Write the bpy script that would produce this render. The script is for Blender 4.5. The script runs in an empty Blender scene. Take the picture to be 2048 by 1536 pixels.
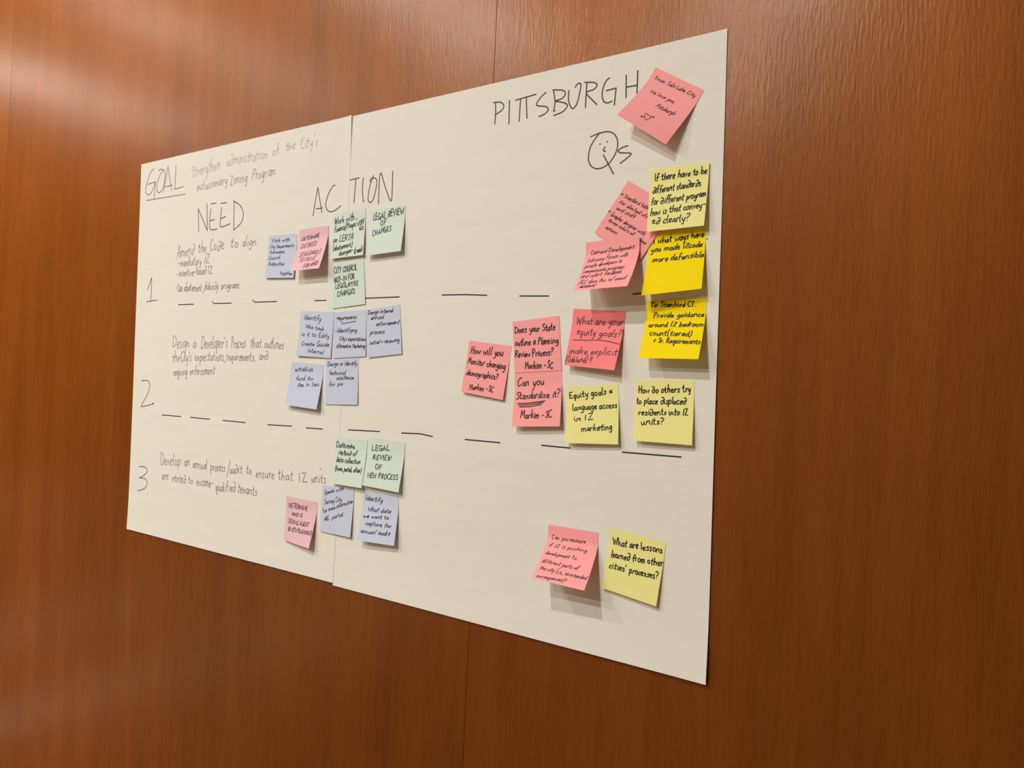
import bpy, bmesh, math, random
from mathutils import Vector, Matrix

SC = bpy.context.scene
COL = SC.collection
EYE = 1.55                      # camera height above the floor (m)
DIST = 0.87861                  # camera to panelled wall, square on (m)

# ------------------------------------------------------------------ camera
cam_data = bpy.data.cameras.new('camera')
cam_data.sensor_width = 36.0
cam_data.lens = 36.0 * 1540.0 / 2048.0
cam_data.clip_start = 0.02
cam = bpy.data.objects.new('camera', cam_data)
COL.objects.link(cam)
AX = [[0.820895, 0.569312, 0.044886], [-0.034425, -0.029125, 0.998983], [0.57004, -0.821605, -0.00431]]
cam.matrix_world = Matrix(((AX[0][0], AX[1][0], AX[2][0], 0.0),
                           (AX[0][1], AX[1][1], AX[2][1], -DIST),
                           (AX[0][2], AX[1][2], AX[2][2], EYE),
                           (0, 0, 0, 1)))
SC.camera = cam

# ------------------------------------------------------------------ view, world, lamps
SC.view_settings.view_transform = 'Standard'
SC.view_settings.look = 'None'
SC.view_settings.gamma = 1.0
SC.view_settings.use_curve_mapping = False
SC.view_settings.exposure = -0.14
world = bpy.data.worlds.new('world')
SC.world = world
world.use_nodes = True
world.node_tree.nodes['Background'].inputs[0].default_value = (1.0, 0.9, 0.78, 1)
world.node_tree.nodes['Background'].inputs[1].default_value = 0.02

CEIL = 4.15
WARM = (1.0, 0.985, 0.885)
# ceiling downlights: x, distance from the panelled wall, watts, diameter
DOWNLIGHTS = [(-1.2, 2.2, 60, .14), (-3.35, 2.2, 50, .14), (-5.5, 2.2, 17, .14), (-7.65, 2.2, 40, .14),
              (-1.3, 3.5, 60, .14), (-3.4, 3.5, 60, .14), (-5.5, 3.5, 26, .14), (-7.65, 3.5, 40, .14),
              (-2.25, 4.9, 76, .14), (-4.4, 4.9, 36, .14), (-6.55, 4.9, 36, .14)]
for lx, ly, lw, ld in DOWNLIGHTS:
    ad = bpy.data.lights.new('downlight_lamp', 'AREA')
    ad.shape = 'DISK'
    ad.size = ld
    ad.spread = math.radians(175)
    ad.energy = lw
    ad.color = WARM
    ao = bpy.data.objects.new('downlight_lamp', ad)
    ao.location = (lx, -ly, CEIL - 0.012)
    COL.objects.link(ao)


# ------------------------------------------------------------------ helpers
def link(name, verts, faces, mat=None, parent=None, smooth=False):
    me = bpy.data.meshes.new(name)
    me.from_pydata(verts, [], faces)
    me.update()
    if mat:
        me.materials.append(mat)
    if smooth:
        for p in me.polygons:
            p.use_smooth = True
    o = bpy.data.objects.new(name, me)
    COL.objects.link(o)
    if parent:
        o.parent = parent
        o.matrix_parent_inverse = parent.matrix_world.inverted()
    return o


def box(name, lo, hi, mat, parent=None, bevel=0.0):
    bm = bmesh.new()
    bmesh.ops.create_cube(bm, size=1.0)
    for v in bm.verts:
        v.co = Vector([lo[i] + (hi[i] - lo[i]) * (v.co[i] + .5) for i in range(3)])
    if bevel:
        bmesh.ops.bevel(bm, geom=list(bm.edges), offset=bevel, segments=2, affect='EDGES', profile=.5)
    me = bpy.data.meshes.new(name)
    bm.to_mesh(me)
    bm.free()
    me.materials.append(mat)
    o = bpy.data.objects.new(name, me)
    COL.objects.link(o)
    if parent:
        o.parent = parent
    return o


def tag(o, label, cat, group=None):
    o['label'] = label
    o['category'] = cat
    if group:
        o['group'] = group


def nodes_of(name):
    m = bpy.data.materials.new(name)
    m.use_nodes = True
    nt = m.node_tree
    return m, nt, nt.nodes['Principled BSDF'], nt.nodes.new, nt.links.new


def ramp(new, stops):
    r = new('ShaderNodeValToRGB')
    e = r.color_ramp.elements
    while len(e) < len(stops):
        e.new(0.5)
    for el, (p, c) in zip(e, stops):
        el.position = p
        el.color = (*c, 1)
    return r


def plain(name, col, rough=.8, spec=.3, noise=0.0, scale=60.0):
    m, nt, b, new, lk = nodes_of(name)
    b.inputs['Roughness'].default_value = rough
    b.inputs['Specular IOR Level'].default_value = spec
    n = new('ShaderNodeTexNoise')
    n.inputs['Scale'].default_value = scale
    n.inputs['Detail'].default_value = 4
    tc = new('ShaderNodeTexCoord')
    lk(tc.outputs['Object'], n.inputs['Vector'])
    r = ramp(new, [(.3, tuple(c * (1 - noise) for c in col)), (.7, tuple(min(1, c * (1 + noise)) for c in col))])
    lk(n.outputs['Fac'], r.inputs[0])
    lk(r.outputs[0], b.inputs['Base Color'])
    return m


def paper(name, col, fibre=.03, crinkle=0.0):
    m, nt, b, new, lk = nodes_of(name)
    b.inputs['Roughness'].default_value = .85
    b.inputs['Specular IOR Level'].default_value = .15
    tc = new('ShaderNodeTexCoord')
    n = new('ShaderNodeTexNoise')
    n.inputs['Scale'].default_value = 900
    n.inputs['Detail'].default_value = 3
    lk(tc.outputs['Object'], n.inputs['Vector'])
    r = ramp(new, [(.25, tuple(c * (1 - fibre) for c in col)), (.75, tuple(min(1, c * (1 + fibre)) for c in col))])
    lk(n.outputs['Fac'], r.inputs[0])
    lk(r.outputs[0], b.inputs['Base Color'])
    bp = new('ShaderNodeBump')
    bp.inputs['Strength'].default_value = .12
    bp.inputs['Distance'].default_value = .0004
    lk(n.outputs['Fac'], bp.inputs['Height'])
    out = bp
    if crinkle:
        mp = new('ShaderNodeMapping')
        mp.inputs['Scale'].default_value = (3.2, 1, 9)
        lk(tc.outputs['Object'], mp.inputs['Vector'])
        n2 = new('ShaderNodeTexNoise')
        n2.inputs['Scale'].default_value = 2.2
        n2.inputs['Detail'].default_value = 3
        n2.inputs['Distortion'].default_value = .6
        lk(mp.outputs[0], n2.inputs['Vector'])
        b2 = new('ShaderNodeBump')
        b2.inputs['Strength'].default_value = crinkle
        b2.inputs['Distance'].default_value = .012
        lk(n2.outputs['Fac'], b2.inputs['Height'])
        lk(bp.outputs[0], b2.inputs['Normal'])
        out = b2
    lk(out.outputs[0], b.inputs['Normal'])
    return m


def wood():
    m, nt, b, new, lk = nodes_of('varnished_mahogany_veneer')
    tc = new('ShaderNodeTexCoord')
    oi = new('ShaderNodeObjectInfo')
    mul = new('ShaderNodeMath')
    mul.operation = 'MULTIPLY'
    mul.inputs[1].default_value = 37.0
    lk(oi.outputs['Random'], mul.inputs[0])

    def noise(sx, sz, scale, detail, dist=0.0, rough=.5):
        mp = new('ShaderNodeMapping')
        mp.inputs['Scale'].default_value = (sx, 1, sz)
        lk(tc.outputs['Object'], mp.inputs['Vector'])
        n = new('ShaderNodeTexNoise')
        n.noise_dimensions = '4D'
        n.inputs['Scale'].default_value = scale
        n.inputs['Detail'].default_value = detail
        n.inputs['Roughness'].default_value = rough
        n.inputs['Distortion'].default_value = dist
        lk(mp.outputs[0], n.inputs['Vector'])
        lk(mul.outputs[0], n.inputs['W'])
        return n.outputs['Fac']
    band = noise(1, .10, 14, 4, .4)          # broad veneer figure
    streak = noise(1, .05, 90, 5, .2, .65)  # vertical streaks
    fine = noise(1, .07, 330, 3, .3)         # pores
    cloud = noise(1, .6, 3.5, 2, .5)

    def mixv(a, bb, f):
        x = new('ShaderNodeMix')
        x.inputs[0].default_value = f
        lk(a, x.inputs[2])
        lk(bb, x.inputs[3])
        return x.outputs[0]
    v = mixv(mixv(band, streak, .42), mixv(cloud, fine, .45), .42)
    r = ramp(new, [(.30, (.054, .0098, .0001)), (.45, (.080, .0160, .0002)), (.56, (.100, .0215, .0003)), (.70, (.124, .0290, .0006))])
    lk(v, r.inputs[0])
    lk(r.outputs[0], b.inputs['Base Color'])
    b.inputs['Roughness'].default_value = .25
    b.inputs['Specular IOR Level'].default_value = .30
    # fibres under the varnish: a soft amber sheen
    gl = new('ShaderNodeBsdfGlossy')
    gl.inputs['Roughness'].default_value = .62
    r2 = ramp(new, [(.30, (.50, .150, .020)), (.50, (.68, .220, .035)), (.70, (.85, .310, .060))])
    lk(v, r2.inputs[0])
    lk(r2.outputs[0], gl.inputs['Color'])
    mx = new('ShaderNodeMixShader')
    lw = new('ShaderNodeLayerWeight')
    mrg = new('ShaderNodeMapRange')
    mrg.inputs['From Min'].default_value = .42
    mrg.inputs['From Max'].default_value = .65
    mrg.inputs['To Min'].default_value = .21
    mrg.inputs['To Max'].default_value = .47
    lk(lw.outputs['Facing'], mrg.inputs['Value'])
    lk(mrg.outputs[0], mx.inputs[0])
    lk(b.outputs[0], mx.inputs[1])
    lk(gl.outputs[0], mx.inputs[2])
    lk(mx.outputs[0], nt.nodes['Material Output'].inputs['Surface'])
    # open-pore grain under the varnish
    g1 = noise(1, .16, 330, 2, .4)
    g2 = noise(1, .5, 60, 2, .2)
    h = mixv(g1, g2, .08)
    bp = new('ShaderNodeBump')
    bp.inputs['Strength'].default_value = .24
    bp.inputs['Distance'].default_value = .0012
    lk(h, bp.inputs['Height'])
    lk(bp.outputs[0], b.inputs['Normal'])
    lk(bp.outputs[0], gl.inputs['Normal'])
    return m


def carpet():
    m, nt, b, new, lk = nodes_of('carpet_with_reflector_bands')
    b.inputs['Roughness'].default_value = .95
    tc = new('ShaderNodeTexCoord')
    sep = new('ShaderNodeSeparateXYZ')
    lk(tc.outputs['Object'], sep.inputs[0])
    mr = new('ShaderNodeMapRange')
    mr.inputs['From Min'].default_value = -8.0
    mr.inputs['From Max'].default_value = 2.0
    lk(sep.outputs['X'], mr.inputs['Value'])
    r = ramp(new, [(0, (.22, .145, .08)), (.293, (.88, .83, .76)), (.317, (.22, .145, .08)), (.415, (.88, .83, .76)), (.443, (.22, .145, .08))])  # pale bands added to the unseen floor so the varnish reflects bright streaks
    r.color_ramp.interpolation = 'CONSTANT'
    lk(mr.outputs[0], r.inputs[0])
    lk(r.outputs[0], b.inputs['Base Color'])
    n = new('ShaderNodeTexNoise')
    n.inputs['Scale'].default_value = 400
    lk(tc.outputs['Object'], n.inputs['Vector'])
    bp = new('ShaderNodeBump')
    bp.inputs['Strength'].default_value = .4
    bp.inputs['Distance'].default_value = .003
    lk(n.outputs['Fac'], bp.inputs['Height'])
    lk(bp.outputs[0], b.inputs['Normal'])
    return m


M_WOOD = wood()
M_GAP = plain('dark_joint', (.05, .018, .008), .9, .1)
M_BUFF = plain('buff_wall_covering', (.36, .26, .165), .8, .2, .03, 30)
M_TAN = plain('brown_wall_covering', (.085, .045, .022), .8, .2, .03, 30)
M_CEIL = plain('ceiling_paint', (.75, .70, .62), .9, .2, .03, 30)
M_TRIM = plain('white_trim_paint', (.80, .76, .70), .5, .4, .02, 20)
M_SHEET = paper('flip_chart_paper', (.80, .785, .745), .025, .10)
NOTE_MAT = {
    'blue': paper('blue_note_paper', (.585, .64, .83)),
    'rose': paper('rose_note_paper', (.82, .51, .60)),
    'green': paper('green_note_paper', (.66, .775, .725)),
    'salmon': paper('salmon_note_paper', (.98, .385, .41)),
    'coral': paper('coral_note_paper', (.98, .255, .27)),
    'lemon': paper('lemon_note_paper', (.87, .83, .335)),
    'gold': paper('gold_note_paper', (.96, .75, .004)),
}
INK = {
    'marker': plain('black_marker_ink', (.016, .013, .016), .6, .3),
    'pen': plain('black_pen_ink', (.030, .022, .030), .6, .3),
    'dark': plain('dark_marker_ink', (.085, .072, .066), .7, .2),
    'grey': plain('grey_marker_ink', (.135, .115, .10), .7, .2),
    'faded': plain('faded_marker_ink', (.24, .21, .19), .7, .2),
    'faint': plain('faint_marker_ink', (.36, .33, .30), .7, .2),
}

# ------------------------------------------------------------------ the room
XL, XR, YF = -9.2, 2.6, -7.2
o = box('floor', (XL - .1, YF - .1, -.1), (XR + .1, .12, 0), carpet())
o['kind'] = 'structure'
o = box('ceiling', (XL - .1, YF - .1, CEIL), (XR + .1, .12, CEIL + .1), M_CEIL)
o['kind'] = 'structure'
wall = box('wall_back', (XL - .1, .014, 0), (XR + .1, .12, CEIL), M_GAP)
wall['kind'] = 'structure'
SEAMS = [-9.2, -8.489, -6.925, -5.361, -3.797, -2.2329, -.6653, .895, 2.459, 2.6]
for a, b_ in zip(SEAMS[:-1], SEAMS[1:]):
    p = box('wood_panel', (a + .0003, 0, 0), (b_ - .0003, .014, CEIL), M_WOOD, wall, .0003)
for nm, lo, hi in (('wall_left', (XL - .1, YF - .1, 0), (XL, .0, CEIL)),
                   ('wall_right', (XR, YF - .1, 0), (XR + .1, .0, CEIL)),
                   ('wall_front', (XL, YF - .1, 0), (XR, YF, CEIL))):
    o = box(nm, lo, hi, M_TAN if nm == 'wall_left' else M_BUFF)
    o['kind'] = 'structure'
for nm, lo, hi in (('baseboard_left', (XL, YF, 0), (XL + .015, 0, .16)),
                   ('baseboard_front', (XL + .015, YF, 0), (XR, YF + .015, .16))):
    o = box(nm, lo, hi, M_TRIM, None, .003)
    o['kind'] = 'structure'


def ring(bm_r0, bm_r1, z0, z1, n=32):
    vs, fs = [], []
    prof = [(bm_r0, z0), (bm_r0, z1), (bm_r1, z1), (bm_r1 * 1.02, (z0 + z1) / 2), (bm_r1, z0)]
    for i in range(n):
        a = 2 * math.pi * i / n
        for r_, z in prof:
            vs.append((r_ * math.cos(a), r_ * math.sin(a), z))
    k = len(prof)
    for i in range(n):
        j = (i + 1) % n
        for q in range(k):
            q2 = (q + 1) % k
            fs.append((i * k + q, j * k + q, j * k + q2, i * k + q2))
    return vs, fs


for lx, ly, lw, ld in DOWNLIGHTS:
    t = link('ceiling_light', *ring(ld / 2 + .004, ld / 2 + .03, -.016, 0), M_TRIM)
    t.location = (lx, -ly, CEIL)
    tag(t, 'round white trimmed downlight set in the ceiling', 'ceiling light', 'ceiling downlights')

# ------------------------------------------------------------------ single-stroke handwriting
# width, strokes; baseline 0, x-height 5, capitals 10, descender -4; '~' = rounded stroke
GLYPHS = {
    'a': (4.6, '~4,4.2 2.6,5 .8,3.6 .5,1.4 1.6,.1 3.2,1.2 4,4|4.1,4.8 3.9,1.4 4.6,.1'),
    'b': (4.4, '.7,10 .5,.2|~.6,3 2.2,4.9 4,3.6 3.8,1.2 2.2,0 .5,.8'),
    'c': (4, '~3.8,4.2 2.4,5 .8,3.8 .5,1.6 1.8,0 3.9,.8'),
    'd': (4.6, '~3.9,4 2.4,5 .7,3.4 .5,1.3 1.7,0 3.4,1.2 4,4|4.2,10 3.9,2 4.6,.1'),
    '∂': (4.8, '~3.6,4.6 2,4.8 .6,2.8 .9,.5 2.3,0 3.9,1.6 4.5,5 3.9,8.2 2.4,9.4 .9,8.6'),
    'e': (4.2, '~.7,2.4 2.6,2.9 3.8,3.9 2.6,5 1,4.2 .5,1.8 1.8,0 4,.9'),
    'f': (3.6, '~3.9,9 2.9,10 1.8,8.8 1.5,5 1.3,-.6|.2,4.6 3.4,5'),
    'g': (4.6, '~3.9,4.2 2.4,5 .7,3.6 .6,1.6 1.9,.6 3.4,1.8 4,4.4 3.9,0 3.2,-3.2 1.6,-4 .5,-2.8'),
    'h': (4.6, '.8,10 .5,0|~.6,2.8 2.2,4.8 3.7,4.2 3.8,2 4,0'),
    'i': (1.8, '~.9,4.9 .8,1.2 1.6,.1|1,7.2 1.15,7.0'),
    'j': (2.4, '~1.9,4.9 1.8,-1.6 .9,-3.6 -.2,-3|2,7.2 2.15,7'),
    'k': (4.2, '.7,10 .5,0|3.8,5 .7,2.2|1.6,2.9 4,0'),
    'l': (1.8, '~1,10 .7,3 1,.4 1.7,.1'),
    'm': (6.8, '.6,4.9 .4,0|~.5,3.2 1.8,4.9 3,4 3.1,0|~3.1,3.2 4.5,4.9 5.8,4 5.9,1 6.5,.1'),
    'n': (4.6, '.6,4.9 .4,0|~.5,3 2.2,4.9 3.6,4.2 3.8,1.2 4.4,.1'),
    'o': (4.4, '~2.2,5 .7,3.8 .6,1.2 2,0 3.7,1.2 3.9,3.6 2.5,5 1.6,4.6'),
    'p': (4.4, '.9,4.9 .3,-4|~.7,3.4 2.4,5 3.9,3.8 3.6,1.2 2.2,.1 .7,.9'),
    'q': (4.4, '~3.6,4.2 2.2,5 .7,3.6 .6,1.4 1.8,.3 3.3,1.6 3.7,4.6|~3.7,4.8 3.3,-4 4.2,-2.6'),
    'r': (3.4, '.8,4.9 .5,0|~.7,2.8 1.8,4.7 3.3,4.6'),
    's': (3.6, '~3.3,4.3 2.1,5 .9,4 2.1,2.7 3.1,1.4 2,0 .4,.6'),
    't': (3.4, '~1.7,8.6 1.4,2 1.8,.3 3,.5|.1,5.3 3.3,5.7'),
    'u': (4.6, '~.6,4.9 .5,1.4 1.6,0 3.2,1.2 3.8,4.9|3.9,4.9 3.8,1 4.6,.1'),
    'v': (4, '.4,4.9 1.8,0 3.7,4.9'),
    'w': (6, '.3,4.9 1.4,0 3,3.8 4.1,0 5.7,5'),
    'x': (4, '.4,4.9 3.7,0|3.6,4.9 .3,0'),
    'y': (4.2, '~.5,4.9 .8,2 2,1.2 3.5,2.6|~3.9,5 3.4,.4 2.2,-3.6 .7,-3.6'),
    'z': (4, '.5,4.8 3.5,4.8 .5,.2 3.8,.2'),
    'A': (6.2, '.2,0 3,10 5.6,0|1.2,3.4 4.9,3.8'),
    'B': (5.4, '.8,10 .6,0|~.8,9.8 4,9.4 4.2,7 .9,5.2|~.9,5.2 4.9,4.6 4.6,1 .6,.1'),
    'C': (5.6, '~5.2,8.6 3.6,10 1.4,8 .5,4.4 1.4,.8 3.4,0 5.3,1.4'),
    'D': (6, '.9,9.8 .7,.2|~.3,9.8 3.4,9.4 5.6,6.4 5,2.2 2.6,.2 .4,.2'),
    'E': (5, '.8,9.8 .6,.2|.8,9.8 4.6,10|.7,5 3.8,5.2|.6,.2 4.8,.3'),
    'F': (4.8, '.9,9.9 .6,-.4|.8,9.8 4.8,10.2|.8,5.2 3.8,5.5'),
    'G': (6.2, '~5.4,8.8 3.6,10 1.3,8 .5,4 1.6,.5 3.8,.2 5.4,2.6|3.2,4.2 5.8,4.4 5.3,-.8'),
    'H': (5.8, '.8,10 .6,0|5.2,10 5,0|.7,5 5.1,5.4'),
    'I': (1.8, '1,10 .8,0'),
    'J': (4.6, '~3.6,10 3.5,2.4 2.4,.2 .5,1|1.6,9.9 5,10.1'),
    'K': (5.4, '.8,10 .6,0|4.8,10 .8,4.6|2,5.6 5.2,0'),
    'L': (4.8, '~.9,10 .6,3 .8,.4 4.7,.4'),
    'M': (7, '.4,0 1.2,10 3.4,3.4 5.8,10 6.4,0'),
    'N': (6, '.5,0 .8,10 5,.2 5.4,10'),
    'O': (6.2, '~3.2,10 1,8 .5,4 2,.4 4.2,.8 5.7,4.6 5.2,8.6 3.4,10 2.4,9.4'),
    'P': (5, '1,10 .6,-.4|~.6,9.6 3.8,9.8 4.8,7.4 3.2,5.2 .8,4.8'),
    'Q': (6.2, '~3.2,10 1,8 .5,4 2,.4 4.2,.8 5.7,4.6 5.2,8.6 3.2,10|3.6,2.6 6.2,-1'),
    'R': (5.4, '1,9.8 .6,-.2|~.6,9.6 3.8,9.8 4.8,7.6 3.2,5.4 .9,5|2,5.1 5.3,0'),
    'S': (5, '~4.7,8.8 3,10 1,8.4 2.6,5.6 4.4,3.2 3.4,.4 .5,.8'),
    'T': (5.4, '2.8,9.8 2.5,0|.2,9.6 5.5,10'),
    'U': (5.8, '~.7,10 .6,3 2,.2 4.4,1 5.2,10|5.2,5 5.4,.2'),
    'V': (5.6, '.3,10 2.6,0 5.4,10'),
    'W': (8, '.3,10 1.9,0 4,8 5.6,0 7.8,10'),
    'X': (5.4, '.4,10 5,0|5,10 .3,0'),
    'Y': (5.4, '.3,10 2.6,5.4|5.2,10 2,-.4'),
    'Z': (5.4, '.5,9.8 4.8,9.8 .5,.2 5.2,.3'),
    '-': (5, '.4,3.6 3.4,3.8'), ':': (1.8, '1,5.2 1.1,5|.9,1.2 1,1'), '.': (1.6, '.8,.3 .95,.1'),
    ',': (1.8, '1.1,.6 .5,-1.8'), "'": (1.6, '1,10 .7,7.8'), '/': (4, '3.8,10.5 .3,-2'),
    '(': (2.6, '~2.4,11 .9,7.6 .7,2 2,-2.4'), ')': (2.6, '~.4,11 1.8,7.6 1.9,2 .4,-2.4'),
    '?': (4.6, '~.6,8.4 2,10 4.1,9 3.6,6.4 1.8,4.6 1.7,3|1.6,.5 1.75,.3'),
    '!': (1.8, '1.1,10 .9,3|.8,.5 .95,.3'), '+': (4.6, '2.4,6.2 2.2,1|.3,3.4 4.4,3.8'),
    '&': (5, '~4.6,6.2 2.6,2.2 1,2.6 1.4,5 3,4.6 3.6,2 4.8,2.4'),
}


def rounded(pts, n=5):
    out = []
    P = [pts[0]] + pts + [pts[-1]]
    for i in range(1, len(P) - 2):
        p0, p1, p2, p3 = P[i - 1], P[i], P[i + 1], P[i + 2]
        for k in range(n):
            t = k / n
            out.append(tuple(.5 * (2 * p1[c] + (p2[c] - p0[c]) * t + (2 * p0[c] - 5 * p1[c] + 4 * p2[c] - p3[c]) * t * t
                                   + (3 * p1[c] - p0[c] - 3 * p2[c] + p3[c]) * t ** 3) for c in (0, 1)))
    out.append(pts[-1])
    return out


def glyph(ch):
    w, s = GLYPHS[ch]
    st = []
    for part in s.split('|'):
        sm = part.startswith('~')
        pts = [tuple(float(q) for q in p.split(',')) for p in part.lstrip('~').split()]
        st.append(rounded(pts) if sm else pts)
    return w, st


def write(line, slant, rng):
    """one line of text -> strokes in millimetres on the sheet (x right, y down)"""
    text, x0, y0, x1, y1, hgt = line
    xs, strokes = 0.0, []
    for ch in text:
        if ch == ' ':
            xs += 3.6
            continue
        w, st = glyph(ch)
        dy = rng.uniform(-.55, .55)
        sc = rng.uniform(.86, 1.12)
        wd = rng.uniform(.82, 1.12)
        sl = slant + rng.uniform(-.11, .11)
        a1, a2, b1, b2 = (rng.uniform(-.34, .34) for _ in range(4))
        for s in st:                                           # no two letters alike: each is bent a little differently
            strokes.append([(xs + px * wd + sl * py + a1 * math.sin(.7 * py + 6 * a2),
                             dy + py * sc + b1 * math.sin(1.1 * px + 6 * b2)) for px, py in s])
        xs += w * wd + .95 + rng.uniform(-.35, .3)
    total = max(xs - 1.1, 1e-6)
    L = math.hypot(x1 - x0, y1 - y0)
    ux, uy = (x1 - x0) / L, (y1 - y0) / L
    kx, ky = L / total, hgt / 10.0
    return [[(x0 + ux * px * kx + uy * py * ky, y0 + uy * px * kx - ux * py * ky) for px, py in s] for s in strokes]


def dense(pts, step):
    out = [pts[0]]
    for a, b in zip(pts[:-1], pts[1:]):
        n = max(1, int(math.hypot(b[0] - a[0], b[1] - a[1]) / step))
        for k in range(1, n + 1):
            out.append((a[0] + (b[0] - a[0]) * k / n, a[1] + (b[1] - a[1]) * k / n))
    return out


def ink_mesh(name, strokes, width, surface, mat, parent, step=4.0):
    """pen strokes as thin ribbons lying on surface(a_mm, b_mm, lift)"""
    vs, fs = [], []
    h = width / 2

    def put(p):
        vs.append(surface(p[0], p[1], .00014))
        return len(vs) - 1
    for s in strokes:
        q = [s[0]]
        for p in s[1:]:
            if math.hypot(p[0] - q[-1][0], p[1] - q[-1][1]) > .02:
                q.append(p)
        if len(q) < 2:
            q.append((q[0][0] + .05, q[0][1]))
        q = dense(q, step)
        n = len(q)
        prev = None
        for i in range(n):
            a, b = q[max(i - 1, 0)], q[min(i + 1, n - 1)]
            dx, dy = b[0] - a[0], b[1] - a[1]
            l = math.hypot(dx, dy) or 1
            dx, dy = dx / l, dy / l
            if 0 < i < n - 1:                                  # mitre
                e = q[i][0] - a[0], q[i][1] - a[1]
                le = math.hypot(*e) or 1
                c = abs(e[0] / le * dx + e[1] / le * dy)
                k = min(1 / max(c, .5), 1.6)
            else:
                k = 1
            cur = (put((q[i][0] - dy * h * k, q[i][1] + dx * h * k)), put((q[i][0] + dy * h * k, q[i][1] - dx * h * k)))
            if prev:
                fs.append((prev[0], cur[0], cur[1], prev[1]))
            if i in (0, n - 1):                                # round cap
                sg = -1 if i == 0 else 1
                m1 = put((q[i][0] + sg * dx * h * .75 - dy * h * .65, q[i][1] + sg * dy * h * .75 + dx * h * .65))
                m2 = put((q[i][0] + sg * dx * h * .75 + dy * h * .65, q[i][1] + sg * dy * h * .75 - dx * h * .65))
                fs.append((cur[0], m1, m2, cur[1]))
            prev = cur
    return link(name, vs, fs, mat, parent)


def slab(name, surf, nu, nv, thick, mat):
    """a sheet of paper: front and back faces of surf(u, v, lift) and its cut edge"""
    vs, fs = [], []
    for lift in (0.0, -thick):
        for j in range(nv + 1):
            for i in range(nu + 1):
                vs.append(surf(i / nu, j / nv, lift))
    K = (nu + 1) * (nv + 1)
    idx = lambda i, j: j * (nu + 1) + i
    for j in range(nv):
        for i in range(nu):
            a, b, c, d = idx(i, j), idx(i + 1, j), idx(i + 1, j + 1), idx(i, j + 1)
            fs.append((a, d, c, b))
            fs.append((a + K, b + K, c + K, d + K))
    rim = [idx(i, 0) for i in range(nu)] + [idx(nu, j) for j in range(nv)] + [idx(i, nv) for i in range(nu, 0, -1)] + [idx(0, j) for j in range(nv, 0, -1)]
    edge0 = len(vs)
    vs += [vs[a] for a in rim] + [vs[a + K] for a in rim]
    m = len(rim)
    for q in range(m):
        q2 = (q + 1) % m
        fs.append((edge0 + q, edge0 + q2, edge0 + m + q2, edge0 + m + q))
    o = link(name, vs, fs, mat)
    for p in o.data.polygons[:2 * nu * nv]:
        p.use_smooth = True
    return o


# ------------------------------------------------------------------ flip chart sheets
# corners (x, z) top-left, top-right, bottom-right, bottom-left on the wall in metres; size in mm
SHEETS = [
    dict(corners=[(-1.5866, 1.9856), (-0.9514, 1.9845), (-0.9452, 1.2179), (-1.5724, 1.2174)], size=(635.2, 768.3)),
    dict(corners=[(-0.9575, 1.9833), (-0.323, 1.9835), (-0.3132, 1.2147), (-0.9456, 1.214)], size=(634.5, 769.4)),
]


def sheet_xz(s, t, k):
    c = SHEETS[k]['corners']
    return ((c[0][0] * (1 - s) + c[1][0] * s) * (1 - t) + (c[3][0] * (1 - s) + c[2][0] * s) * t,
            (c[0][1] * (1 - s) + c[1][1] * s) * (1 - t) + (c[3][1] * (1 - s) + c[2][1] * s) * t)


def sheet_off(s, t, k):
    """how far the paper stands off the wall"""
    x, z = sheet_xz(s, t, k)
    o = .0009 + .0004 * math.sin(4.1 * x + 6.5 * z) + .0002 * math.sin(13 * z - 3 * x)
    b = max(0, (t - .86) / .14)
    o += b * b * (.0022 + .0022 * max(0, x + 1.0) / .7)
    if k == 0:                                                 # overlaps its neighbour; corner curling loose at the top
        c = max(0, (s - .955) / .045) * max(0, 1 - t / .12)
        o += .0022 * c * c + .0003
    else:
        o += .0006 * max(0, (s - .9) / .1) ** 2
    return o


def sheet_surface(k):
    def surf(s, t, lift):
        x, z = sheet_xz(s, t, k)
        return (x, -sheet_off(s, t, k) - lift, z)
    return surf


SHEET_LABEL = ['left white flip chart sheet with GOAL and NEED columns on the wood wall',
               'right white flip chart sheet headed PITTSBURGH on the wood wall']
sheets = []
for k in (0, 1):
    so = slab('flip_chart_sheet', sheet_surface(k), 64, 64, .00015, M_SHEET)
    tag(so, SHEET_LABEL[k], 'flip chart paper', 'flip chart sheets taped side by side')
    sheets.append(so)


def on_sheet(k):
    surf = sheet_surface(k)
    w, h = SHEETS[k]['size']
    return lambda a, b, lift: surf(a / w, b / h, lift)


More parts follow.
